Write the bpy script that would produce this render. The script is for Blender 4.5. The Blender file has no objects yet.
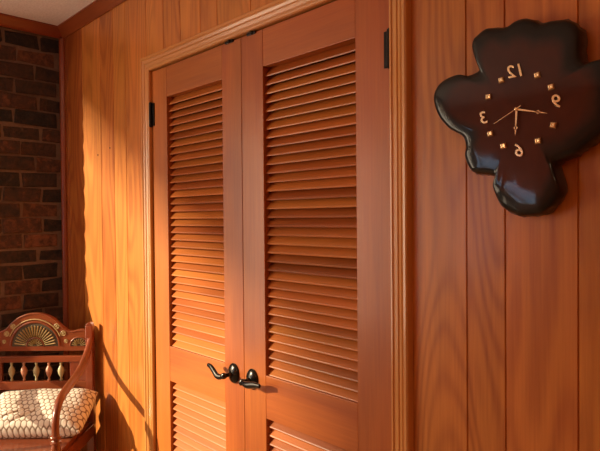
import bpy, bmesh, math, random
from mathutils import Vector, Matrix
random.seed(7)
S = bpy.context.scene
COL = S.collection

# ------------------------------------------------------------------ camera
cam_d = bpy.data.cameras.new('camera'); cam = bpy.data.objects.new('camera', cam_d); COL.objects.link(cam)
YAW, PITCH, ROLL, FPX = -0.8034, 0.0147, -0.0088, 554.03
fw = Vector((math.sin(YAW)*math.cos(PITCH), math.cos(YAW)*math.cos(PITCH), -math.sin(PITCH)))
rt = Vector((math.cos(YAW), -math.sin(YAW), 0)); up = rt.cross(fw)
rt2 = rt*math.cos(ROLL)+up*math.sin(ROLL); up2 = up*math.cos(ROLL)-rt*math.sin(ROLL)
cam.matrix_world = Matrix(((rt2.x, up2.x, -fw.x, 0), (rt2.y, up2.y, -fw.y, -1.1694), (rt2.z, up2.z, -fw.z, 1.4189), (0, 0, 0, 1)))
cam_d.sensor_fit = 'HORIZONTAL'; cam_d.sensor_width = 36; cam_d.lens = 36*FPX/600; cam_d.clip_start = 0.02
S.camera = cam

# ------------------------------------------------------------------ light and exposure
S.view_settings.view_transform = 'Standard'; S.view_settings.look = 'None'
S.view_settings.exposure = 0.0; S.view_settings.gamma = 1.0
W = bpy.data.worlds.new('world'); S.world = W; W.use_nodes = True
bg = W.node_tree.nodes['Background']; bg.inputs[0].default_value = (0.55, 0.70, 1.0, 1); bg.inputs[1].default_value = 0.15
SUN_DIR = Vector((0.62, 1.0, -0.37)).normalized()
sd = bpy.data.lights.new('sun', 'SUN'); sd.energy = 9.0; sd.color = (1.0, 0.83, 0.56); sd.angle = math.radians(0.8)
so = bpy.data.objects.new('sun', sd); COL.objects.link(so); so.rotation_euler = SUN_DIR.to_track_quat('-Z', 'Y').to_euler()
so.location = (-6, -4, 5)
def area(name, loc, direction, sx, sy, power, color):
    l = bpy.data.lights.new(name, 'AREA'); l.shape = 'RECTANGLE'; l.size = sx; l.size_y = sy; l.energy = power; l.color = color
    o = bpy.data.objects.new(name, l); COL.objects.link(o); o.location = loc
    o.rotation_euler = Vector(direction).to_track_quat('-Z', 'Z').to_euler(); return o
area('window_daylight', (-3.22, -2.32, 1.39), (1, 0, 0), 2.2, 1.9, 85, (1.0, 0.80, 0.56))
area('back_window_daylight', (-2.65, -3.72, 1.42), (0, 1, 0), 0.6, 1.15, 7, (0.55, 0.72, 1.0))
area('room_fill', (0.9, -2.9, 2.36), (0, 0, -1), 0.5, 0.5, 14, (1.0, 0.66, 0.38))  # unseen warm fill added to brighten the room, no fixture there

# ------------------------------------------------------------------ materials
def N(nt, typ, **kw):
    n = nt.nodes.new(typ)
    for k, v in kw.items():
        setattr(n, k, v)
    return n
def newmat(name):
    m = bpy.data.materials.new(name); m.use_nodes = True
    nt = m.node_tree; b = nt.nodes['Principled BSDF']; return m, nt, b
def math_(nt, op, a, b=None, clamp=False):
    n = N(nt, 'ShaderNodeMath', operation=op); n.use_clamp = clamp
    for i, v in enumerate((a, b)):
        if v is None: continue
        if isinstance(v, (int, float)): n.inputs[i].default_value = v
        else: nt.links.new(v, n.inputs[i])
    return n.outputs[0]
def mixc(nt, f, a, b, mode='MIX'):
    n = N(nt, 'ShaderNodeMix', data_type='RGBA', blend_type=mode)
    for i, v in ((0, f), (6, a), (7, b)):
        if isinstance(v, (int, float)): n.inputs[i].default_value = v
        elif isinstance(v, tuple): n.inputs[i].default_value = (*v, 1)
        else: nt.links.new(v, n.inputs[i])
    return n.outputs[2]
def wood(name, dark, light, axis='Z', rough=0.36, coat=0.25, ring=7.0, ringfreq=34.0, contrast=1.0, vary=0.5, tint=None, spec=0.5):
    m, nt, b = newmat(name); L = nt.links.new
    tc = N(nt, 'ShaderNodeTexCoord'); at = N(nt, 'ShaderNodeAttribute', attribute_name='rnd')
    off = N(nt, 'ShaderNodeVectorMath', operation='MULTIPLY'); L(at.outputs['Fac'], off.inputs[0]); off.inputs[1].default_value = (13.7, 7.1, 31.3)
    add = N(nt, 'ShaderNodeVectorMath', operation='ADD'); L(tc.outputs['Object'], add.inputs[0]); L(off.outputs[0], add.inputs[1])
    def mapped(across, along):
        mp = N(nt, 'ShaderNodeMapping'); s = [across]*3; s['XYZ'.index(axis)] = along
        mp.inputs['Scale'].default_value = s; L(add.outputs[0], mp.inputs['Vector']); return mp.outputs[0]
    def noise(vec, detail=3, rgh=0.5, dist=0.0):
        n = N(nt, 'ShaderNodeTexNoise'); n.inputs['Scale'].default_value = 1; n.inputs['Detail'].default_value = detail
        n.inputs['Roughness'].default_value = rgh; n.inputs['Distortion'].default_value = dist; L(vec, n.inputs['Vector']); return n.outputs[0]
    n1 = noise(mapped(ring, ring*0.16), 1.5, 0.4, 0.25)
    rings = math_(nt, 'MULTIPLY_ADD', math_(nt, 'SINE', math_(nt, 'MULTIPLY', n1, ringfreq)), 0.5); rings.node.inputs[2].default_value = 0.5
    rings = math_(nt, 'POWER', rings, 1.6)
    n2 = noise(mapped(150, 5), 2, 0.6); n3 = noise(mapped(4.5, 1.0), 2)
    n4 = noise(mapped(32, 1.6), 3, 0.6)
    f = math_(nt, 'MULTIPLY', rings, 0.27*contrast)
    f = math_(nt, 'ADD', f, math_(nt, 'MULTIPLY', math_(nt, 'SUBTRACT', n2, 0.5), 0.50*contrast))
    f = math_(nt, 'ADD', f, math_(nt, 'MULTIPLY', math_(nt, 'SUBTRACT', n4, 0.5), 0.45*contrast))
    f = math_(nt, 'ADD', f, math_(nt, 'MULTIPLY', math_(nt, 'SUBTRACT', n3, 0.5), 1.0*contrast))
    f = math_(nt, 'ADD', f, math_(nt, 'MULTIPLY', math_(nt, 'SUBTRACT', at.outputs['Fac'], 0.5), vary))
    f = math_(nt, 'SUBTRACT', 0.64, f, True)
    c = mixc(nt, f, dark, light)
    hsv = N(nt, 'ShaderNodeHueSaturation'); L(c, hsv.inputs['Color'])
    h = math_(nt, 'MULTIPLY_ADD', math_(nt, 'SUBTRACT', n3, 0.5), 0.03); h.node.inputs[2].default_value = 0.5
    L(h, hsv.inputs['Hue'])
    L(hsv.outputs[0], b.inputs['Base Color'])
    b.inputs['Roughness'].default_value = rough; b.inputs['Coat Weight'].default_value = coat; b.inputs['Coat Roughness'].default_value = 0.16
    b.inputs['Specular IOR Level'].default_value = spec
    bp = N(nt, 'ShaderNodeBump'); bp.inputs['Strength'].default_value = 0.12; bp.inputs['Distance'].default_value = 0.002
    L(math_(nt, 'ADD', n2, n4), bp.inputs['Height']); L(bp.outputs[0], b.inputs['Normal'])
    return m
M = {}
M['panel'] = wood('knotty_panelling', (0.27, 0.054, 0.009), (0.69, 0.250, 0.046), ring=5, ringfreq=105, contrast=0.95, vary=0.55, coat=0.18)
M['door_v'] = wood('door_wood_upright', (0.26, 0.050, 0.008), (0.55, 0.162, 0.020), ring=4, ringfreq=26, contrast=1.0, vary=0.35, rough=0.42, coat=0.15)
M['door_h'] = wood('door_wood_level', (0.26, 0.050, 0.008), (0.55, 0.162, 0.020), 'X', ring=4, ringfreq=26, contrast=1.0, vary=0.35, rough=0.42, coat=0.15)
M['slat'] = wood('louver_wood', (0.27, 0.056, 0.010), (0.60, 0.186, 0.036), 'X', ring=5, ringfreq=20, contrast=0.6, vary=0.75, rough=0.38)
M['casing'] = wood('casing_wood', (0.42, 0.150, 0.034), (0.74, 0.34, 0.10), ring=4, ringfreq=18, contrast=0.6, vary=0.3, rough=0.30, coat=0.4)
M['casing_h'] = wood('casing_wood_level', (0.42, 0.150, 0.034), (0.74, 0.34, 0.10), 'X', ring=4, ringfreq=18, contrast=0.6, vary=0.3, rough=0.30, coat=0.4)
M['crown'] = wood('crown_wood', (0.19, 0.034, 0.008), (0.38, 0.09, 0.02), 'X', ring=5, ringfreq=18, contrast=0.7, vary=0.3)
M['crown_y'] = wood('crown_wood_side', (0.17, 0.03, 0.008), (0.32, 0.07, 0.018), 'Y', ring=5, ringfreq=18, contrast=0.7, vary=0.3)
M['chair'] = wood('mahogany', (0.10, 0.020, 0.008), (0.36, 0.090, 0.028), 'X', ring=9, ringfreq=16, contrast=0.7, vary=0.3, rough=0.28, coat=0.5)
M['chair_z'] = wood('mahogany_upright', (0.09, 0.018, 0.008), (0.32, 0.075, 0.025), 'Z', ring=9, ringfreq=16, contrast=0.7, vary=0.3, rough=0.28, coat=0.5)
def plain(name, col, rough=0.5, metal=0.0, coat=0.0, noise=0.0, nscale=60, bump=0.0):
    m, nt, b = newmat(name)
    tc = N(nt, 'ShaderNodeTexCoord'); n = N(nt, 'ShaderNodeTexNoise'); n.inputs['Scale'].default_value = nscale; n.inputs['Detail'].default_value = 4
    nt.links.new(tc.outputs['Object'], n.inputs['Vector'])
    f = math_(nt, 'MULTIPLY_ADD', n.outputs[0], noise); f.node.inputs[2].default_value = 1-noise*0.5
    c = mixc(nt, 1.0, tuple(col), f, 'MULTIPLY'); nt.links.new(c, b.inputs['Base Color'])
    b.inputs['Roughness'].default_value = rough; b.inputs['Metallic'].default_value = metal; b.inputs['Coat Weight'].default_value = coat
    if bump:
        bp = N(nt, 'ShaderNodeBump'); bp.inputs['Strength'].default_value = bump; bp.inputs['Distance'].default_value = 0.004
        nt.links.new(n.outputs[0], bp.inputs['Height']); nt.links.new(bp.outputs[0], b.inputs['Normal'])
    return m
M['ceiling'] = plain('textured_ceiling', (0.90, 0.83, 0.78), 0.9, noise=0.35, nscale=95, bump=0.9)
M['mortar'] = plain('mortar', (0.18, 0.13, 0.10), 0.95, noise=0.8, nscale=40, bump=0.6)
M['black'] = plain('black_iron', (0.012, 0.010, 0.009), 0.35, 0.6)
M['bronze'] = plain('oil_rubbed_bronze', (0.020, 0.017, 0.014), 0.22, 0.75, coat=0.4, noise=0.4)
M['brass'] = plain('polished_brass', (0.92, 0.70, 0.40), 0.24, 0.95)
M['patina'] = plain('pale_patina_carving', (0.46, 0.34, 0.15), 0.5, noise=0.7, nscale=110)
M['groove'] = plain('dark_carved_groove', (0.07, 0.05, 0.02), 0.6, noise=0.6, nscale=90)
M['spindle_a'] = plain('olive_cream_paint', (0.50, 0.44, 0.24), 0.4, noise=0.5, nscale=70)
M['spindle_b'] = plain('rose_wood_paint', (0.60, 0.27, 0.16), 0.4, noise=0.5, nscale=70)
M['carpet'] = plain('brown_carpet', (0.40, 0.26, 0.16), 0.95, noise=0.5, nscale=200)
M['dark'] = plain('closet_shade', (0.05, 0.03, 0.02), 0.9)  # dark tone stands in for the shade inside the closet
M['lace'] = plain('rust_curtain_cloth', (0.42, 0.20, 0.10), 0.85, noise=0.3)
M['white'] = plain('window_paint', (0.75, 0.72, 0.66), 0.5)
def brick_mat():
    m, nt, b = newmat('old_dark_brick'); L = nt.links.new
    at = N(nt, 'ShaderNodeAttribute', attribute_name='rnd'); tc = N(nt, 'ShaderNodeTexCoord')
    n = N(nt, 'ShaderNodeTexNoise'); n.inputs['Scale'].default_value = 22; n.inputs['Detail'].default_value = 6; n.inputs['Roughness'].default_value = 0.7
    L(tc.outputs['Object'], n.inputs['Vector'])
    cr = N(nt, 'ShaderNodeValToRGB'); e = cr.color_ramp.elements
    e[0].position = 0.0; e[0].color = (0.020, 0.020, 0.020, 1); e[1].position = 1.0; e[1].color = (0.24, 0.105, 0.058, 1)
    for p, c in ((0.25, (0.045, 0.032, 0.026, 1)), (0.6, (0.090, 0.045, 0.030, 1))):
        q = e.new(p); q.color = c
    f = math_(nt, 'ADD', at.outputs['Fac'], math_(nt, 'MULTIPLY', math_(nt, 'SUBTRACT', n.outputs[0], 0.5), 2.0), True)
    L(f, cr.inputs[0]); L(cr.outputs[0], b.inputs['Base Color']); b.inputs['Roughness'].default_value = 0.85
    bp = N(nt, 'ShaderNodeBump'); bp.inputs['Strength'].default_value = 1.0; bp.inputs['Distance'].default_value = 0.014
    L(n.outputs[0], bp.inputs['Height']); L(bp.outputs[0], b.inputs['Normal']); return m
M['brick'] = brick_mat()
def slab_mat():
    m, nt, b = newmat('lacquered_burl_slab'); L = nt.links.new
    at = N(nt, 'ShaderNodeAttribute', attribute_name='rnd'); tc = N(nt, 'ShaderNodeTexCoord')
    n = N(nt, 'ShaderNodeTexNoise'); n.inputs['Scale'].default_value = 13; n.inputs['Detail'].default_value = 5; L(tc.outputs['Object'], n.inputs['Vector'])
    n2 = N(nt, 'ShaderNodeTexNoise'); n2.inputs['Scale'].default_value = 7; n2.inputs['Detail'].default_value = 8; n2.inputs['Distortion'].default_value = 1.5; L(tc.outputs['Object'], n2.inputs['Vector'])
    f = math_(nt, 'ADD', at.outputs['Fac'], math_(nt, 'MULTIPLY', math_(nt, 'SUBTRACT', n.outputs[0], 0.5), 0.55), True)
    heart = mixc(nt, n2.outputs[0], (0.014, 0.002, 0.001), (0.085, 0.013, 0.004))
    cr = N(nt, 'ShaderNodeValToRGB'); e = cr.color_ramp.elements; e[0].position = 0.30; e[0].color = (0, 0, 0, 1); e[1].position = 0.62; e[1].color = (1, 1, 1, 1); L(f, cr.inputs[0])
    c = mixc(nt, cr.outputs[0], (0.006, 0.005, 0.005), heart); L(c, b.inputs['Base Color'])
    b.inputs['Roughness'].default_value = 0.35; b.inputs['Coat Weight'].default_value = 0.6; b.inputs['Coat Roughness'].default_value = 0.06
    b.inputs['Specular IOR Level'].default_value = 0.12
    return m
M['slab'] = slab_mat()
def pillow_mat():
    m, nt, b = newmat('honeycomb_weave'); L = nt.links.new
    at = N(nt, 'ShaderNodeAttribute', attribute_name='rnd')
    c = mixc(nt, at.outputs['Fac'], (0.20, 0.12, 0.06), (0.95, 0.92, 0.80)); L(c, b.inputs['Base Color']); b.inputs['Roughness'].default_value = 0.9
    return m
M['pillow'] = pillow_mat()
def glass_mat():
    m = bpy.data.materials.new('window_glass'); m.use_nodes = True; nt = m.node_tree; nt.nodes.clear()
    o = N(nt, 'ShaderNodeOutputMaterial'); mx = N(nt, 'ShaderNodeMixShader'); mx.inputs[0].default_value = 0.06
    t = N(nt, 'ShaderNodeBsdfTransparent'); g = N(nt, 'ShaderNodeBsdfGlossy'); g.inputs['Roughness'].default_value = 0.02
    nt.links.new(t.outputs[0], mx.inputs[1]); nt.links.new(g.outputs[0], mx.inputs[2]); nt.links.new(mx.outputs[0], o.inputs[0]); return m
M['glass'] = glass_mat()

def sheer_mat():  # cloth of the added curtains that fade the sun
    m = bpy.data.materials.new('sun_fade_sheer'); m.use_nodes = True; nt = m.node_tree; nt.nodes.clear()
    o = N(nt, 'ShaderNodeOutputMaterial'); mx = N(nt, 'ShaderNodeMixShader'); at = N(nt, 'ShaderNodeAttribute', attribute_name='rnd')
    f = math_(nt, 'MULTIPLY_ADD', at.outputs['Fac'], 0.92, True); f.node.inputs[2].default_value = 0.02; nt.links.new(f, mx.inputs[0])
    t = N(nt, 'ShaderNodeBsdfTransparent'); d = N(nt, 'ShaderNodeBsdfDiffuse'); d.inputs[0].default_value = (0.8, 0.7, 0.55, 1)
    nt.links.new(t.outputs[0], mx.inputs[1]); nt.links.new(d.outputs[0], mx.inputs[2]); nt.links.new(mx.outputs[0], o.inputs[0]); return m
M['sheer'] = sheer_mat()

# ------------------------------------------------------------------ mesh helpers
class MB:
    """collects vertices, faces and one random value per face"""
    def __init__(s): s.v = []; s.f = []; s.r = []; s.vr = None
    def add(s, verts, faces, rnd=0.5):
        k = len(s.v); s.v += [tuple(a) for a in verts]; s.f += [tuple(i+k for i in f) for f in faces]; s.r += [rnd]*len(faces)
    def box(s, x0, x1, y0, y1, z0, z1, rnd=0.5):
        s.add([(x0,y0,z0),(x1,y0,z0),(x1,y1,z0),(x0,y1,z0),(x0,y0,z1),(x1,y0,z1),(x1,y1,z1),(x0,y1,z1)],
              [(0,3,2,1),(4,5,6,7),(0,1,5,4),(1,2,6,5),(2,3,7,6),(3,0,4,7)], rnd)
    def prism(s, poly, a, b, axis='Y', rnd=0.5):
        n = len(poly); P = []
        for t in (a, b):
            for (u, w) in poly:
                P.append({'Y': (u, t, w), 'X': (t, u, w), 'Z': (u, w, t)}[axis])
        s.add(P, [tuple(range(n)), tuple(range(2*n-1, n-1, -1))]+[(i, i+n, (i+1) % n+n, (i+1) % n) for i in range(n)], rnd)
    def lathe(s, prof, c=(0,0,0), axis='Z', seg=20, rnd=0.5, sx=1.0, sy=1.0):
        P = []
        for (r, h) in prof:
            for k in range(seg):
                a = 2*math.pi*k/seg; u, w = r*math.cos(a)*sx, r*math.sin(a)*sy
                q = {'Z': (u, w, h), 'Y': (u, h, w), 'X': (h, u, w)}[axis]; P.append((q[0]+c[0], q[1]+c[1], q[2]+c[2]))
        F = []; n = len(prof)
        for i in range(n-1):
            for k in range(seg): F.append((i*seg+k, i*seg+(k+1) % seg, (i+1)*seg+(k+1) % seg, (i+1)*seg+k))
        F += [tuple(range(seg))[::-1], tuple(range((n-1)*seg, n*seg))]
        s.add(P, F, rnd)
    def tube(s, pts, rad, seg=12, sx=1.0, rnd=0.5, side=None):
        """swept tube; rad scalar or list; side = vector for the first cross axis, sx its stretch"""
        pts = [Vector(p) for p in pts]; n = len(pts)
        if not isinstance(rad, (list, tuple)): rad = [rad]*n
        P = []; prev = None
        for i, p in enumerate(pts):
            t = (pts[min(i+1, n-1)]-pts[max(i-1, 0)]).normalized()
            a = Vector(side) if side is not None else (prev if prev is not None else (Vector((0,0,1)) if abs(t.z) < .9 else Vector((1,0,0))))
            a = (a-t*a.dot(t)).normalized(); prev = a; b = t.cross(a)
            for k in range(seg):
                g = 2*math.pi*k/seg; P.append(p+a*math.cos(g)*rad[i]*sx+b*math.sin(g)*rad[i])
        F = [(i*seg+k, i*seg+(k+1) % seg, (i+1)*seg+(k+1) % seg, (i+1)*seg+k) for i in range(n-1) for k in range(seg)]
        F += [tuple(range(seg))[::-1], tuple(range((n-1)*seg, n*seg))]
        s.add(P, F, rnd)
    def build(s, name, mat, parent=None, bevel=0.0, smooth=False, loc=None, bseg=2, wn=False):
        me = bpy.data.meshes.new(name); me.from_pydata(s.v, [], s.f); me.update()
        if s.vr is None:
            a = me.attributes.new('rnd', 'FLOAT', 'FACE'); a.data.foreach_set('value', s.r)
        else:
            a = me.attributes.new('rnd', 'FLOAT', 'POINT'); a.data.foreach_set('value', s.vr)
        bm = bmesh.new(); bm.from_mesh(me); bmesh.ops.recalc_face_normals(bm, faces=bm.faces); bm.to_mesh(me); bm.free()
        me.materials.append(mat)
        if smooth:
            me.polygons.foreach_set('use_smooth', [True]*len(me.polygons))
            try: me.set_sharp_from_angle(angle=math.radians(smooth if smooth is not True else 50))
            except Exception: pass
        o = bpy.data.objects.new(name, me); COL.objects.link(o)
        if parent: o.parent = parent
        if loc: o.location = loc
        if bevel:
            m = o.modifiers.new('bevel', 'BEVEL'); m.width = bevel; m.segments = bseg; m.limit_method = 'ANGLE'; m.angle_limit = math.radians(40)
        return o
def thing(name, label, cat, loc=(0,0,0), rz=0.0, group=None):
    o = bpy.data.objects.new(name, None); COL.objects.link(o); o.location = loc; o.rotation_euler = (0, 0, rz); o.empty_display_size = 0.1
    o['label'] = label; o['category'] = cat
    if group: o['group'] = group
    return o
def tag(o, label, cat, group=None):
    o['label'] = label; o['category'] = cat
    if group: o['group'] = group
    return o
def struct(o, label=None):
    o['kind'] = 'structure'
    if label: o['label'] = label
    return o
def catmull(pts, k=6, closed=False):
    pts = [Vector(p) for p in pts]; n = len(pts); out = []
    rng = n if closed else n-1
    for i in range(rng):
        g = (lambda j: pts[j % n]) if closed else (lambda j: pts[max(0, min(n-1, j))])
        p0, p1, p2, p3 = g(i-1), g(i), g(i+1), g(i+2)
        for j in range(k):
            t = j/k; out.append(0.5*((2*p1)+(p2-p0)*t+(2*p0-5*p1+4*p2-p3)*t*t+(3*p1-p0-3*p2+p3)*t**3))
    if not closed: out.append(pts[-1])
    return out

# ------------------------------------------------------------------ room shell
XB = -3.04; ZC = 2.44; XR = 1.9; YB = -3.6
DL, DM, DR, DT = -2.094, -1.4945, -0.869, 2.031
W1 = (-0.345, -3.52, 0.42, 2.36)          # window in the brick wall: y near corner, y far, sill, head
# panelled wall with V grooves between boards of random width
wb = MB()
edges = [XB, -2.985, -2.80, -2.586, -2.45, -2.329, -2.140, -1.999, -1.872, -1.735, -1.629, -1.44, -1.25, -1.12, -0.97, -0.835, -0.656, -0.563, -0.411, -0.300, -0.12, 0.0, 0.17, 0.27, 0.46, 0.6, 0.78, 0.9, 1.08, 1.22, 1.4, 1.55, 1.7, XR]
for i in range(len(edges)-1):
    a, b = edges[i], edges[i+1]; g = 0.0022; r = random.random(); r = 0.5+(r-0.5)*0.9
    if abs(a+2.586) < 1e-3: r = 0.75
    if abs(a+2.45) < 1e-3: r = 0.2
    if abs(a+2.80) < 1e-3: r = 0.3
    if i < 2: r = 1.15  # corner boards darkened to stand in for the shadow strip beside the brick
    if abs(a+0.835) < 1e-3: r = 0.45
    if abs(a+0.656) < 1e-3: r = 0.62
    if abs(a+0.563) < 1e-3: r = 0.68
    if abs(a+0.411) < 1e-3: r = 0.4
    lo = 2.062 if (a >= -2.141 and b <= -0.834) else 0.0
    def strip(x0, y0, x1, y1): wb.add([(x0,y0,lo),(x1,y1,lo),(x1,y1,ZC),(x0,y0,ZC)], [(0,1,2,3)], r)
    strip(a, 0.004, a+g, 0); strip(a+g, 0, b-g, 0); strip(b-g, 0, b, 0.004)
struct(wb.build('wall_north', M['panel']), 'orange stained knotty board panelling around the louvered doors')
for zz, xx in ((1.731, -2.623), (1.752, -2.492)):
    n = MB(); n.lathe([(0.0045, -0.0006), (0.0035, -0.0018), (0.0015, -0.0022)], (xx, 0.0, zz), 'Y', 10)
    tag(n.build('nail', M['black'], smooth=True), 'tiny dark nail head in the sunlit panelling, '+('nearer the brick corner' if xx < -2.55 else 'nearer the door casing'), 'nail')
# brick wall: every brick modelled, laid in mortar
def in_win(y0, y1, z0, z1): return not (y1 < W1[1] or y0 > W1[0] or z1 < W1[2] or z0 > W1[3])
bk = MB(); mt = MB()
crs = 0.0795; blen = 0.205; row = 0; z = 0.004
while z < ZC-0.01:
    y = 0.0-(0.0 if row % 2 else 0.5*blen)+0.06
    z1 = min(z+crs-0.012, ZC)
    while y > YB:
        bl = blen*random.uniform(0.86, 1.06); ya, yb = y-bl+0.011, y
        segs = [(ya, min(yb, -0.001))]
        out = []
        for (p, q) in segs:
            if z1 > W1[2] and z < W1[3]:
                if q > W1[0]: out.append((max(p, W1[0]), q))
                if p < W1[1]: out.append((p, min(q, W1[1])))
            else: out.append((p, q))
        for (p, q) in out:
            if q-p < 0.025: continue
            d = random.uniform(0.0, 0.010); j = lambda: random.uniform(-0.0065, 0.0065)
            r = random.choice((0.05, 0.15, 0.25, 0.3, 0.4, 0.5, 0.7)) + random.uniform(-0.05, 0.05)
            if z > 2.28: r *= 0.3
            if 1.25 < z < 1.8: r += 0.10  # lifted tone stands in for sun bounced onto the mid-height bricks
            k = len(bk.v); e = 0.004
            x0, x1 = XB-0.02, XB-d
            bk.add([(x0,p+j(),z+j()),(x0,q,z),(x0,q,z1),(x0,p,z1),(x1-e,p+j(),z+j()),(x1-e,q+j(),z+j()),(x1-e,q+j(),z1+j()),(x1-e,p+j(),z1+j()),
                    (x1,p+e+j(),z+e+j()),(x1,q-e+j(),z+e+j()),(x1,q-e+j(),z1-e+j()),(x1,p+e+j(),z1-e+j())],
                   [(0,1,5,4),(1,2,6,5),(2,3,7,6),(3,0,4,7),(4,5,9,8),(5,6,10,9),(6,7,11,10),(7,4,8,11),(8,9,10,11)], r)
        y -= bl
    z += crs; row += 1
def wall_with_hole(mb, x0, x1, y0, y1, hole):
    a, b, c, d = hole
    mb.box(x0, x1, a, y1, 0, ZC); mb.box(x0, x1, y0, b, 0, ZC); mb.box(x0, x1, b, a, 0, c); mb.box(x0, x1, b, a, d, ZC)
wall_with_hole(mt, XB-0.16, XB-0.010, YB-0.16, 0.02, W1)
bw = struct(mt.build('wall_west', M['mortar']), 'dark old brick wall left of the panelling')
bo = bk.build('brickwork', M['brick'], bw)
# ceiling, floor, other walls
c = MB(); c.box(XB-0.16, XR+0.1, YB-0.16, 0.02, ZC, ZC+0.08); struct(c.build('ceiling', M['ceiling']), 'pale textured ceiling above brick and panelling')
c = MB(); c.box(XB-0.16, XR+0.1, YB-0.16, 0.02, -0.08, 0.0); struct(c.build('floor', M['carpet']))
c = MB(); c.box(XR, XR+0.1, YB-0.16, 0.02, 0, ZC); struct(c.build('wall_east', M['panel']))
c = MB(); W2 = (-2.95, -2.35, 0.85, 2.0)
c.box(XB-0.16, W2[0], YB-0.12, YB, 0, ZC); c.box(W2[1], XR, YB-0.12, YB, 0, ZC); c.box(W2[0], W2[1], YB-0.12, YB, 0, W2[2]); c.box(W2[0], W2[1], YB-0.12, YB, W2[3], ZC)
struct(c.build('wall_south', M['panel']))
# windows (out of the picture, the daylight comes through them)
f = MB(); x = XB-0.11
f.box(x-0.03, x+0.02, W1[1], W1[0], W1[2], W1[2]+0.05); f.box(x-0.03, x+0.02, W1[1], W1[0], W1[3]-0.05, W1[3])
f.box(x-0.03, x+0.02, W1[1], W1[1]+0.05, W1[2]+0.05, W1[3]-0.05)
w1 = struct(f.build('window_1', M['white'])); g = MB(); g.box(x-0.008, x-0.004, W1[1]+0.05, W1[0], W1[2]+0.05, W1[3]-0.05); g.build('pane', M['glass'], w1)
f = MB(); y = YB-0.08
for a in (W2[0], (W2[0]+W2[1])/2-0.02, W2[1]-0.04): f.box(a, a+0.04, y-0.02, y+0.02, W2[2], W2[3])
f.box(W2[0]+0.04, W2[1]-0.04, y-0.02, y+0.02, W2[2], W2[2]+0.04); f.box(W2[0]+0.04, W2[1]-0.04, y-0.02, y+0.02, W2[3]-0.04, W2[3])
w2 = struct(f.build('window_2', M['white'])); g = MB(); g.box(W2[0]+0.04, W2[1]-0.04, y-0.003, y, W2[2]+0.04, W2[3]-0.04); g.build('pane', M['glass'], w2)
# scalloped curtain at the near jamb; its edge draws the wavy shadow on the panelling
cu = MB(); P = []; nz = 240
prof = [(0.42, -0.58), (0.69, -0.60), (0.80, -0.62), (0.95, -0.65), (1.04, -0.65), (1.10, -0.59), (1.18, -0.51), (1.27, -0.474), (1.43, -0.463), (1.73, -0.463), (2.03, -0.455), (2.36, -0.445)]
def edge_y(z):
    for (a, ya), (b, yb) in zip(prof, prof[1:]):
        if a <= z <= b:
            t = (z-a)/(b-a); t = t*t*(3-2*t); return ya+(yb-ya)*t
    return prof[-1][1]
for i in range(nz+1):
    z = 0.425+(2.35-0.425)*i/nz; sc = 0.034*abs(math.sin(math.pi*(z-0.05)/0.112))**0.6
    ye = edge_y(z)-sc+0.024
    for j in range(9):
        t = j/8; yy = -0.349+(ye+0.349)*t
        xx = XB-0.032+0.006*math.sin(t*9+z*1.3)
        P.append((xx, yy, z))
F = [(i*9+j, i*9+j+1, (i+1)*9+j+1, (i+1)*9+j) for i in range(nz) for j in range(8)]
cu.add(P, F); co = cu.build('curtain', M['lace'], smooth=True); so_ = co.modifiers.new('solid', 'SOLIDIFY'); so_.thickness = 0.003
tag(co, 'narrow scallop edged curtain hanging beside the brick wall window', 'curtain')
# unseen gathered sheer added to fade the sun, denser towards the window head
va = MB(); P = []; ny = 260; zs = [1.90+0.45*i/10 for i in range(11)]
for z in zs:
    for j in range(ny+1):
        yy = -0.45-(3.05*j/ny); P.append((XB-0.050+0.010*math.sin(j*1.1), yy, z+(0.012*math.sin(j*0.5) if z == zs[0] else 0)))
F = [(i*(ny+1)+j, i*(ny+1)+j+1, (i+1)*(ny+1)+j+1, (i+1)*(ny+1)+j) for i in range(10) for j in range(ny)]
va.add(P, F); va.vr = [min(1.0, i/8)*1.12 for i in range(11) for j in range(ny+1)]
vo = va.build('sun_fade_valance', M['sheer'], smooth=True); tag(vo, 'unseen gathered sheer added across the side window top to fade the sun', 'curtain')
# unseen drape added at the far end to soften the edge of the sun
dr = MB(); P = []; D = []; nj = 120
for i in range(2):
    for j in range(nj+1):
        P.append((XB-0.085+0.010*math.sin(j*0.9), -2.45-1.06*j/nj, (0.43, 2.34)[i])); D.append(max(0.0, min(1.1, (j/nj)*1.15-0.03)))
dr.add(P, [(j, j+1, nj+2+j, nj+1+j) for j in range(nj)]); dr.vr = D
tag(dr.build('sun_fade_drape', M['sheer'], smooth=True), 'unseen sheer drape added at the far window end to soften the sun', 'curtain')
# crown moulding and corner trim
cp = [(0, 0), (0, -0.052), (0.006, -0.052), (0.009, -0.044), (0.016, -0.036), (0.026, -0.022), (0.036, -0.013), (0.040, -0.006), (0.045, -0.006), (0.045, 0)]
def crown(name, axis, mat):
    m = MB(); n = len(cp); L_ = []
    if axis == 'X':
        for xx, k in ((XB, 1), (XR, -1)):
            for (d, h) in cp: L_.append((xx+k*d, -d, ZC+h))
    else:
        for yy, k in ((0, -1), (YB, 1)):
            for (d, h) in cp: L_.append((XB+d, yy+k*d, ZC+h))
    m.add(L_, [tuple(range(n)), tuple(range(n, 2*n))]+[(i, i+1, i+1+n, i+n) for i in range(n-1)]+[(n-1, 0, n, 2*n-1)])
    return struct(m.build(name, mat, smooth=35))
crown('trim_1', 'X', M['crown'])['label'] = 'reddish wood crown moulding above the panelling'
crown('trim_2', 'Y', M['crown_y'])['label'] = 'reddish wood crown moulding above the brick wall'
t3 = MB(); t3.prism([(XB, 0), (XB, -0.022), (XB+0.006, -0.022), (XB+0.014, -0.017), (XB+0.022, -0.006), (XB+0.022, 0)], 0, ZC-0.052, 'Z')
struct(t3.build('trim_3', M['crown'], smooth=35), 'thin upright corner moulding between brick and panelling')
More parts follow.
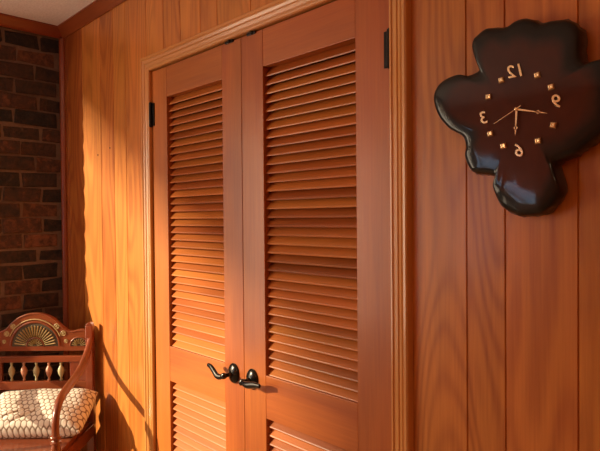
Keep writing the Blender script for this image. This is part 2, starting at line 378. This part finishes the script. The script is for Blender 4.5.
# closet behind the doors
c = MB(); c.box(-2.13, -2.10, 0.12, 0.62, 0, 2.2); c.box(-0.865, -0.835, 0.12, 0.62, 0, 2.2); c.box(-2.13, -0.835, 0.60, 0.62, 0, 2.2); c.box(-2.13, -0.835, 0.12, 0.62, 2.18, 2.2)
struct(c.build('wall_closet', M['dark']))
# door jamb and fluted casing
j = MB(); j.box(-2.125, DL-0.004, 0.0, 0.13, 0, DT+0.03); j.box(DR+0.004, -0.838, 0.0, 0.13, 0, DT+0.03); j.box(DL-0.004, DR+0.004, 0.0, 0.13, DT+0.005, DT+0.03)
j.box(DL-0.004, DL+0.010, 0.042, 0.06, 0, DT+0.005); j.box(DR-0.010, DR+0.004, 0.042, 0.06, 0, DT+0.005); j.box(DL+0.010, DR-0.010, 0.042, 0.06, DT-0.01, DT+0.005)
struct(j.build('trim_4', M['casing']), 'door jamb inside the casing')
cs = [(0, 0), (0, 0.011), (0.003, 0.014), (0.008, 0.015), (0.010, 0.012), (0.013, 0.0115), (0.016, 0.014), (0.026, 0.0165), (0.029, 0.0135), (0.032, 0.0175), (0.040, 0.0205), (0.044, 0.0185), (0.047, 0.022), (0.054, 0.0225), (0.058, 0.0195), (0.060, 0.014), (0.060, 0)]
def casing():
    xi0, xi1, zi = DL-0.003, DR+0.003, DT+0.004
    parts = []
    n = len(cs)
    def seg(ring0, ring1):
        m = MB(); m.add(ring0+ring1, [(i, i+1, i+1+n, i+n) for i in range(n-1)]+[tuple(range(n)), tuple(range(n, 2*n))]); return m
    l = seg([(xi0-w, -d, 0) for w, d in cs], [(xi0-w, -d, zi+w) for w, d in cs])
    r = seg([(xi1+w, -d, 0) for w, d in cs], [(xi1+w, -d, zi+w) for w, d in cs])
    t = seg([(xi0-w, -d, zi+w) for w, d in cs], [(xi1+w, -d, zi+w) for w, d in cs])
    struct(l.build('trim_5', M['casing'], smooth=25), 'fluted wood casing left of the louvered doors')
    struct(r.build('trim_6', M['casing'], smooth=25), 'fluted wood casing right of the louvered doors')
    struct(t.build('trim_7', M['casing_h'], smooth=25), 'fluted wood casing across the top of the doors')
casing()

# ------------------------------------------------------------------ louvered doors
def lever(mb, pts, rad): mb.tube(catmull(pts, 5), rad, 12, 1.0)
def make_door(idx, x0, x1, sl, sr, label, side):
    """x0,x1 edges; sl,sr inner edges of the stiles; side=+1 lever on the right half of the pair"""
    root = bpy.data.objects.new('door_%d' % idx, None); COL.objects.link(root); root.location = (x0, 0, 0); root['kind'] = 'structure'; root['label'] = label
    w = x1-x0; a = sl-x0; b = sr-x0; T0, T1 = 0.001, 0.036
    for (p, q) in ((0, a), (b, w)):
        m = MB(); m.box(p, q, T0, T1, 0.012, DT, random.random()); m.build('stile', M['door_v'], root, 0.0018)
    for (p, q) in ((0.012, 0.215), (0.760, 0.902), (1.910, DT)):
        m = MB(); m.box(a, b, T0+0.0006, T1, p, q, random.random()); m.build('rail', M['door_h'], root, 0.0015)
    for (p, q) in ((0.215, 0.760), (0.902, 1.910)):
        m = MB(); n = int(round((q-p)/0.0288)); st = (q-p)/n
        for k in range(n):
            z = p+st*(k+0.5); th = math.radians(50); hl = 0.0212; ht = 0.0032
            # slat section: front (room side) edge low, back edge high
            dy, dz = math.cos(th), math.sin(th); poly = []
            for (u, v) in ((-hl, -ht*0.7), (-hl-0.0012, 0), (-hl, ht*0.7), (-hl+0.003, ht), (hl-0.003, ht), (hl, 0), (hl-0.003, -ht), (-hl+0.003, -ht)):
                poly.append((0.0262+u*dy-v*dz, z+u*dz+v*dy))
            m.prism(poly, a+0.0005, b-0.0005, 'X', random.random())
        m.build('louver_panel', M['slat'], root)
    # hinges on the outer edge
    hx = w-0.001 if side > 0 else -0.001; outs = 1 if side > 0 else -1
    for hz in (1.852, 0.25):
        m = MB(); m.lathe([(0.004, -0.052), (0.0075, -0.048), (0.0075, 0.048), (0.004, 0.052)], (hx+0.002*outs, -0.006, hz), 'Z', 14)
        m.box(min(hx-0.019*outs, hx+0.001*outs), max(hx-0.019*outs, hx+0.001*outs), -0.003, 0.0012, hz-0.047, hz+0.047)
        m.build('hinge', M['black'], root, smooth=40)
    # catch plate at the meeting corner of the top
    cx = 0.058 if side > 0 else w-0.062
    m = MB(); m.box(cx-0.022, cx+0.022, -0.004, 0.010, DT-0.006, DT+0.0035); m.lathe([(0.004, -0.010), (0.006, -0.006), (0.006, -0.003)], (cx+0.006, 0, DT-0.002), 'Y', 10)
    m.build('ball_catch', M['black'], root, 0.001)
    # lever handle
    hx = (0.046 if side > 0 else w-0.055); hz = 0.877
    m = MB(); m.lathe([(0.0285, 0.0), (0.0290, -0.004), (0.0265, -0.008), (0.0250, -0.0095), (0.020, -0.0125), (0.014, -0.015), (0.0115, -0.016)], (hx, T0, hz), 'Y', 28, sy=1.22)
    h = m.build('door_handle', M['bronze'], root, smooth=35)
    s = MB(); s.lathe([(0.0085, -0.014), (0.0075, -0.026), (0.0075, -0.036), (0.0105, -0.040), (0.0115, -0.047), (0.0095, -0.054), (0.004, -0.057)], (hx, T0, hz-0.001), 'Y', 18)
    s.build('spindle', M['bronze'], h, smooth=40)
    k = side; l = MB()
    rz_ = 1.0 if side < 0 else 0.25
    pts = [(hx, -0.047, hz-0.001), (hx+k*0.018, -0.049, hz-0.005*rz_-0.002), (hx+k*0.036, -0.049, hz-0.003*rz_-0.002), (hx+k*0.056, -0.047, hz+0.007*rz_), (hx+k*0.076, -0.046, hz+0.018*rz_), (hx+k*0.094, -0.046, hz+0.021*rz_)]
    c_ = catmull(pts, 6); nn = len(c_); rad = [0.0046+0.0034*math.sin(math.pi*min(1, i/(nn-1)*1.02)**0.9) for i in range(nn)]; rad[-1] = 0.0018; rad[0] = 0.0068
    l.tube(c_, rad, 12, 1.45, side=(0, 0, 1)); l.build('lever', M['bronze'], h, smooth=60)
    return root
make_door(1, DL, DM-0.0008, -1.981, -1.6055, 'left louvered closet door with bronze lever pointing left', -1)
make_door(2, DM+0.0008, DR, -1.381, -0.9896, 'right louvered closet door with bronze lever pointing right', 1)

# ------------------------------------------------------------------ wall clock
OUT = [(-0.606,1.812),(-0.583,1.823),(-0.555,1.818),(-0.534,1.816),(-0.519,1.822),(-0.498,1.823),(-0.479,1.815),(-0.463,1.804),(-0.445,1.804),(-0.417,1.799),(-0.398,1.786),(-0.390,1.768),(-0.389,1.743),(-0.388,1.719),(-0.378,1.705),(-0.364,1.708),(-0.343,1.706),(-0.327,1.678),(-0.322,1.640),(-0.327,1.604),(-0.343,1.578),(-0.364,1.561),(-0.380,1.550),(-0.398,1.537),(-0.420,1.529),(-0.437,1.519),(-0.436,1.501),(-0.428,1.475),(-0.428,1.459),(-0.438,1.442),(-0.455,1.427),(-0.474,1.419),(-0.510,1.416),(-0.525,1.422),(-0.544,1.431),(-0.558,1.446),(-0.567,1.475),(-0.564,1.489),(-0.565,1.502),(-0.588,1.508),(-0.615,1.514),(-0.627,1.529),(-0.635,1.552),(-0.632,1.571),(-0.639,1.594),(-0.657,1.607),(-0.677,1.621),(-0.699,1.647),(-0.711,1.675),(-0.714,1.699),(-0.703,1.720),(-0.682,1.732),(-0.651,1.737),(-0.627,1.730),(-0.607,1.733),(-0.599,1.738),(-0.601,1.746),(-0.610,1.771),(-0.615,1.793),(-0.612,1.807)]
CX, CZ = -0.509, 1.636
clk = thing('wall_clock', 'dark lacquered wood slab clock with mirrored brass numerals on the panelled wall', 'clock', (CX, 0, CZ))
pts = [Vector((x-CX, z-CZ, 0)) for x, z in OUT]; pts = catmull(pts, 4, True)
pts.sort(key=lambda p: math.atan2(p.y, p.x)); n = len(pts)
rings = [(-0.006, -0.003), (-0.001, -0.010), (0.001, -0.024), (0.0, -0.036), (-0.002, -0.0465), (-0.007, -0.0530), (-0.016, -0.055), (-0.040, -0.055), (-0.07, -0.055), (-0.10, -0.055), (-0.14, -0.055)]
ev = [0.0, 0.0, 0.0, 0.0, 0.0, 0.05, 0.16, 0.44, 0.78, 0.95, 1.0]
cl = MB(); V = []; vr = []
for k, (dr, yy) in enumerate(rings):
    for i, p in enumerate(pts):
        L_ = p.length; ang = math.atan2(p.y, p.x)
        wob = 0.0016*math.sin(ang*23+k*0.9)+0.0014*math.sin(ang*57+1.3*k) if k < 4 else 0
        q = p.normalized()*max(L_+dr+wob, L_*(0.72-0.10*(k-5)) if k > 5 else L_*0.85)
        y2 = yy
        # the lowest lobe is shaped to catch the back window as sheen: its face slopes left
        lob = max(0.0, min(1.0, (-q.y-0.135)/0.06))
        if k >= 3: y2 += max(0.0, min(1.0, (-q.y-0.155)/0.03))*0.075*max(0.0, 0.045-q.x)
        V.append((q.x, y2, q.y)); vr.append(ev[k])
F = [(k*n+i, k*n+(i+1) % n, (k+1)*n+(i+1) % n, (k+1)*n+i) for k in range(len(rings)-1) for i in range(n)]
V.append((0, -0.055, 0)); vr.append(1.0); c0 = len(V)-1; kk = (len(rings)-1)*n
F += [(kk+i, kk+(i+1) % n, c0) for i in range(n)]
F.append(tuple(range(n)))
cl.add(V, F); cl.vr = vr; cl.build('slab', M['slab'], clk, smooth=70)
YF = -0.0555
def text_mesh(txt, size):
    cu_ = bpy.data.curves.new('t', 'FONT'); cu_.body = txt; cu_.size = size; cu_.extrude = 0.0012; cu_.bevel_depth = 0.0004; cu_.align_x = 'CENTER'; cu_.align_y = 'CENTER'; cu_.shear = 0.25; cu_.offset = 0.0
    o = bpy.data.objects.new('t', cu_); COL.objects.link(o); dg = bpy.context.evaluated_depsgraph_get(); dg.update()
    me = bpy.data.meshes.new_from_object(o.evaluated_get(dg)); bpy.data.objects.remove(o, do_unlink=True); bpy.data.curves.remove(cu_); return me
for txt, (x, z) in (('12', (-0.509, 1.714)), ('9', (-0.427, 1.639)), ('3', (-0.580, 1.628)), ('6', (-0.503, 1.551))):
    me = text_mesh(txt, 0.037); me.name = 'numeral'
    for v in me.vertices:      # mirrored lettering, standing on the slab's face
        v.co = Vector((-v.co.x, -v.co.z, v.co.y))
    bm = bmesh.new(); bm.from_mesh(me); bmesh.ops.recalc_face_normals(bm, faces=bm.faces); bm.to_mesh(me); bm.free()
    me.materials.append(M['brass']); o = bpy.data.objects.new('numeral', me); COL.objects.link(o); o.parent = clk; o.location = (x-CX, YF-0.0012, z-CZ)
    o['label'] = 'mirrored brass numeral '+txt
for (x, z) in [(-0.543, 1.702), (-0.572, 1.672), (-0.568, 1.593), (-0.539, 1.564), (-0.467, 1.567), (-0.437, 1.595), (-0.441, 1.67), (-0.468, 1.698)]:
    m = MB(); m.lathe([(0.0082, 0.0), (0.0088, -0.0025), (0.0066, -0.0056), (0.004, -0.0066), (0.0012, -0.006)], (0, 0, 0), 'Y', 4)
    o = m.build('hour_marker', M['brass'], clk, 0.0006); o.location = (x-CX, YF+0.0005, z-CZ); o.rotation_euler = (0, math.radians(45+random.uniform(-14, 14)), 0)
def hand(name, dx, dz, yy, wd, mat):
    L_ = math.hypot(dx, dz); ux, uz = dx/L_, dz/L_; nx, nz = -uz, ux
    m = MB()
    if name == 'second_hand':
        m.prism([(-ux*0.012+nx*w, -uz*0.012+nz*w) for w in (-0.0007, 0.0007)]+[(dx+nx*0.0004, dz+nz*0.0004), (dx-nx*0.0004, dz-nz*0.0004)], yy, yy-0.0008)
    else:
        a = 0.62*L_; e = 0.15*L_
        m.prism([(nx*-wd*.55, nz*-wd*.55), (nx*wd*.55, nz*wd*.55), (ux*a+nx*wd*.3, uz*a+nz*wd*.3), (ux*a-nx*wd*.3, uz*a-nz*wd*.3)], yy, yy-0.001)
        for s in (1, -1):       # the pierced diamond
            m.prism([(ux*a, uz*a), (ux*(a+e/2)+nx*wd*s*1.15, uz*(a+e/2)+nz*wd*s*1.15), (ux*(a+e), uz*(a+e)), (ux*(a+e/2)+nx*wd*s*0.45, uz*(a+e/2)+nz*wd*s*0.45)], yy, yy-0.001)
        m.prism([(ux*(a+e)+nx*wd*.4, uz*(a+e)+nz*wd*.4), (dx, dz), (ux*(a+e)-nx*wd*.4, uz*(a+e)-nz*wd*.4)], yy, yy-0.001)
    return m.build(name, mat, clk)
hand('hour_hand', -0.003, -0.054, YF-0.004, 0.0042, M['brass'])
hand('minute_hand', 0.064, -0.0175, YF-0.006, 0.0036, M['brass'])
hand('second_hand', -0.047, -0.024, YF-0.008, 0.001, M['brass'])
m = MB(); m.lathe([(0.0035, YF), (0.0035, YF-0.0095), (0.0015, YF-0.011)], (0, 0, 0), 'Y', 12); m.build('hand_hub', M['brass'], clk, smooth=40)

# ------------------------------------------------------------------ armchair
TH = 0.80378
ch = thing('armchair', 'carved reddish wood armchair standing diagonally in the brick corner', 'chair', (-2.832, -0.225, 0), TH)
HW = 0.262
# posts and back legs
for s in (-1, 1):
    m = MB(); m.prism([(s*HW-0.017, -0.028), (s*HW+0.017, -0.028), (s*HW+0.017, 0.006), (s*HW-0.017, 0.006)], 0.0, 0.905, 'Z')
    m.prism([(s*HW-0.017, 0.905), (s*HW+0.017, 0.905), (s*HW+0.013, 0.912), (s*HW+0.006, 0.919), (s*HW-0.006, 0.919), (s*HW-0.013, 0.912)], -0.028, 0.006, 'Y')
    m.build('back_post', M['chair_z'], ch, 0.003)
# crest rail
half = [(0.0, 0.968), (0.03, 0.966), (0.06, 0.957), (0.089, 0.942), (0.115, 0.919), (0.138, 0.896), (0.158, 0.884), (0.180, 0.880), (0.205, 0.885), (0.228, 0.887), (0.245, 0.884)]
h2 = catmull([(x, z, 0) for x, z in half], 4)
poly = [(-p.x, p.y) for p in h2[::-1]]+[(p.x, p.y) for p in h2[1:]]+[(0.245, 0.783), (-0.245, 0.783)]
m = MB(); nn = len(poly)
m.prism(poly, -0.021, 0.001, 'Y'); cr = m.build('crest_rail', M['chair'], ch, 0.002)
m = MB()     # moulded bead along the crest top
m.tube([(p.x*sgn, -0.021, p.y-0.005) for sgn, seq in ((-1, h2[::-1]), (1, h2[1:])) for p in seq], 0.0035, 8); m.build('crest_bead', M['chair'], cr, smooth=True)
def fan(cx, cz, r0, r1, a0, a1, count, spoke):
    m = MB()
    for i in range(count):
        a = math.radians(a0+(a1-a0)*(i+0.5)/count); w = 0.5*math.radians((a1-a0)/count)*0.62
        q = [(r0, -w), (r1*0.93, -w), (r1, 0), (r1*0.93, w), (r0, w)]
        P = [(cx+r*math.cos(a+d), cz+r*math.sin(a+d)) for r, d in q]
        k = len(m.v); b_ = [(x, -0.0205, z) for x, z in P]; t = [(cx+r*math.cos(a), -0.0275, cz+r*math.sin(a)) for r in (r0*1.05, r1*0.93)]
        m.add(b_+t, [(0, 1, 6, 5)[0:3]+(5,) if False else (0, 1, 6, 5), (1, 2, 6), (2, 3, 6), (3, 4, 5, 6), (4, 0, 5)])
    return m.build('fan_carving', spoke, cr)
def arcband(name, cx, cz, r, a0, a1, rad, mat, y=-0.022):
    m = MB(); m.tube([(cx+r*math.cos(math.radians(a0+(a1-a0)*i/24)), y, cz+r*math.sin(math.radians(a0+(a1-a0)*i/24))) for i in range(25)], rad, 8); return m.build(name, mat, cr, smooth=True)
def disc(cx, cz, r, a0, a1, mat, y0=-0.0212, y1=-0.0216):
    m = MB(); m.prism([(cx, cz)]+[(cx+r*math.cos(math.radians(a0+(a1-a0)*i/20)), cz+r*math.sin(math.radians(a0+(a1-a0)*i/20))) for i in range(21)], y0, y1); return m.build('carved_ground', mat, cr)
disc(0, 0.806, 0.112, 0, 180, M['groove'])
fan(0, 0.806, 0.046, 0.104, 4, 176, 19, M['patina']); fan(0, 0.806, 0.012, 0.038, 8, 172, 9, M['patina'])
arcband('scroll_carving', 0, 0.806, 0.118, 2, 178, 0.0045, M['chair']); arcband('scroll_carving', 0, 0.806, 0.042, 0, 180, 0.003, M['chair'])
arcband('scroll_carving', 0, 0.806, 0.131, 22, 158, 0.0030, M['patina'])
for s in (-1, 1):
    disc(s*0.212, 0.806, 0.040, 0, 180, M['groove'])
    fan(s*0.212, 0.806, 0.010, 0.037, 5, 175, 9, M['patina']); arcband('scroll_carving', s*0.212, 0.806, 0.043, 0, 180, 0.003, M['chair'])
    for (x, z, r) in ((0.106, 0.903, 0.0135), (0.137, 0.868, 0.0135), (0.150, 0.830, 0.010)):
        x *= s; m = MB(); m.lathe([(r, -0.0205), (r, -0.0225), (r*0.85, -0.0240), (r*0.68, -0.0215), (r*0.42, -0.0215), (r*0.35, -0.0245), (r*0.1, -0.0255)], (x, 0, z), 'Y', 18)
        m.build('rosette', M['patina'], cr, smooth=40)
# spindle back
for (z0, z1) in ((0.727, 0.758), (0.594, 0.636)):
    m = MB(); m.box(-0.245, 0.245, -0.022, 0.0, z0, z1); m.build('back_rail', M['chair'], ch, 0.003)
for s in (-1, 1):
    m = MB(); m.box(min(s*0.165, s*0.245), max(s*0.165, s*0.245), -0.019, -0.003, 0.636, 0.727); m.build('back_panel', M['chair_z'], ch, 0.002)
sp = [(0.0045, 0), (0.0065, 0.002), (0.0065, 0.008), (0.0045, 0.012), (0.0065, 0.020), (0.0125, 0.034), (0.0155, 0.048), (0.0130, 0.060), (0.0070, 0.070), (0.0045, 0.077), (0.0065, 0.082), (0.0065, 0.088), (0.0045, 0.091)]
for i, x in enumerate((-0.121, -0.061, -0.001, 0.060, 0.119)):
    m = MB(); m.lathe(sp, (x, -0.011, 0.636), 'Z', 18); o = m.build('spindle', M['spindle_a'] if i % 2 == 0 else M['spindle_b'], ch, smooth=50)
    o['label'] = 'olive cream turned spindle' if i % 2 == 0 else 'rosy turned spindle'
# arms and front posts
arm = [(0.266, -0.008, 0.845), (0.269, -0.045, 0.805), (0.271, -0.10, 0.762), (0.272, -0.16, 0.728), (0.273, -0.24, 0.704), (0.275, -0.32, 0.688), (0.280, -0.395, 0.668), (0.285, -0.443, 0.627), (0.287, -0.458, 0.58), (0.287, -0.458, 0.540)]
for s in (-1, 1):
    c_ = catmull([(s*x, y, z) for x, y, z in arm], 5); n_ = len(c_)
    m = MB(); m.tube(c_, [0.0155+0.0035*math.sin(math.pi*min(1, i/(n_*0.75))) for i in range(n_)], 14, 0.95, side=(1, 0, 0)); m.build('arm', M['chair_z'], ch, smooth=True)
    m = MB(); m.lathe([(0.013, 0.545), (0.020, 0.541), (0.022, 0.535), (0.020, 0.529), (0.013, 0.525), (0.015, 0.520), (0.021, 0.516), (0.021, 0.510), (0.015, 0.506), (0.019, 0.490), (0.019, 0.465), (0.016, 0.448),
        (0.024, 0.440), (0.024, 0.375), (0.015, 0.365), (0.021, 0.345), (0.024, 0.31), (0.016, 0.27), (0.013, 0.20), (0.017, 0.12), (0.022, 0.08), (0.014, 0.05), (0.017, 0.02), (0.012, 0.0)], (s*0.287, -0.458, 0), 'Z', 20)
    m.build('front_leg', M['chair_z'], ch, smooth=45)
    m = MB(); m.box(s*0.272-0.011, s*0.272+0.011, -0.436, -0.028, 0.372, 0.430); m.build('side_rail', M['chair'], ch, 0.003)
    m = MB(); m.tube([(s*0.270, -0.02, 0.16), (s*0.280, -0.446, 0.16)], 0.010, 10); m.build('stretcher', M['chair'], ch, smooth=True)
m = MB(); m.prism([(-0.244, -0.022), (0.244, -0.022), (0.270, -0.06), (0.281, -0.432), (0.262, -0.432), (0.262, -0.482), (-0.262, -0.482), (-0.262, -0.432), (-0.281, -0.432), (-0.270, -0.06)], 0.430, 0.452, 'Z')
m.build('seat', M['chair'], ch, 0.006)
for y0, y1 in ((-0.469, -0.447), (-0.022, 0.0)):
    m = MB(); m.box(-0.25, 0.25, y0, y1, 0.372, 0.430); m.build('seat_rail', M['chair'], ch, 0.003)

# ------------------------------------------------------------------ throw pillow on the seat
NX, NY = 210, 130; PW, PH, PT = 0.243, 0.135, 0.066
pm = MB(); V = []; vr = []
def hexval(u, v, s=0.0125):
    # distance to the outline of the nearest cell in a honeycomb lattice of cell radius s
    a = 2*s; best = []
    rr = round(v/(a*0.866))
    for r in (rr-1, rr, rr+1):
        off = 0.5*a if r % 2 else 0
        cx_ = round((u-off)/a)
        for c in (cx_-1, cx_, cx_+1): best.append(math.hypot(u-(c*a+off), v-r*a*0.866))
    best.sort(); return (best[1]-best[0])/a
idx = {}
for side in (1, -1):
    for i in range(NX+1):
        for j in range(NY+1):
            a, b = -1+2*i/NX, -1+2*j/NY
            edge = i in (0, NX) or j in (0, NY)
            if side < 0 and edge: idx[(side, i, j)] = idx[(1, i, j)]; continue
            x = a*PW*(1-0.075*(1-b*b)**1.0*abs(a)**3*0+0.03*abs(b)**3); y = b*PH*(1-0.10*(1-a*a)+0.02)
            x *= 1-0.05*(1-b*b)*abs(a)-0.09*a*a*b*b; y *= 1-0.09*a*a*b*b
            th = PT*((1-a**4)*(1-b**4))**0.5
            th *= 1+0.06*math.sin(7*a+3*b)+0.04*math.sin(11*b-4*a)
            th += -0.010*math.exp(-((a-b*0.9-0.15)/0.06)**2)*max(0, 1-abs(b+0.45)/0.5)-0.009*math.exp(-((a-b*0.9-0.45)/0.05)**2)*max(0, 1-abs(b+0.55)/0.45)
            h = hexval(x, y); f_ = max(0.0, min(1.0, (h-0.08)/0.13)); th = max(th, 0)
            z = side*(th+0.0013*f_*(1 if not edge else 0))
            if i % 1 == 0: idx[(side, i, j)] = len(V); V.append((x, y, z)); vr.append(f_*(0.94+0.06*math.sin(i*1.7+j*2.3)))
F = []
for side in (1, -1):
    for i in range(NX):
        for j in range(NY):
            q = [idx[(side, i, j)], idx[(side, i+1, j)], idx[(side, i+1, j+1)], idx[(side, i, j+1)]]
            F.append(tuple(q if side > 0 else q[::-1]))
pm.add(V, F); pm.vr = vr; pl = pm.build('throw_pillow', M['pillow'], smooth=True)
Mt = Matrix.Translation((-2.832, -0.225, 0)) @ Matrix.Rotation(TH, 4, 'Z') @ Matrix.Translation((0.086, -0.172, 0.535)) @ Matrix.Rotation(math.radians(-1), 4, 'Y') @ Matrix.Rotation(math.radians(24), 4, 'X')
pl.matrix_world = Mt
tag(pl, 'cream pillow with brown honeycomb pattern lying on the carved armchair seat', 'pillow')
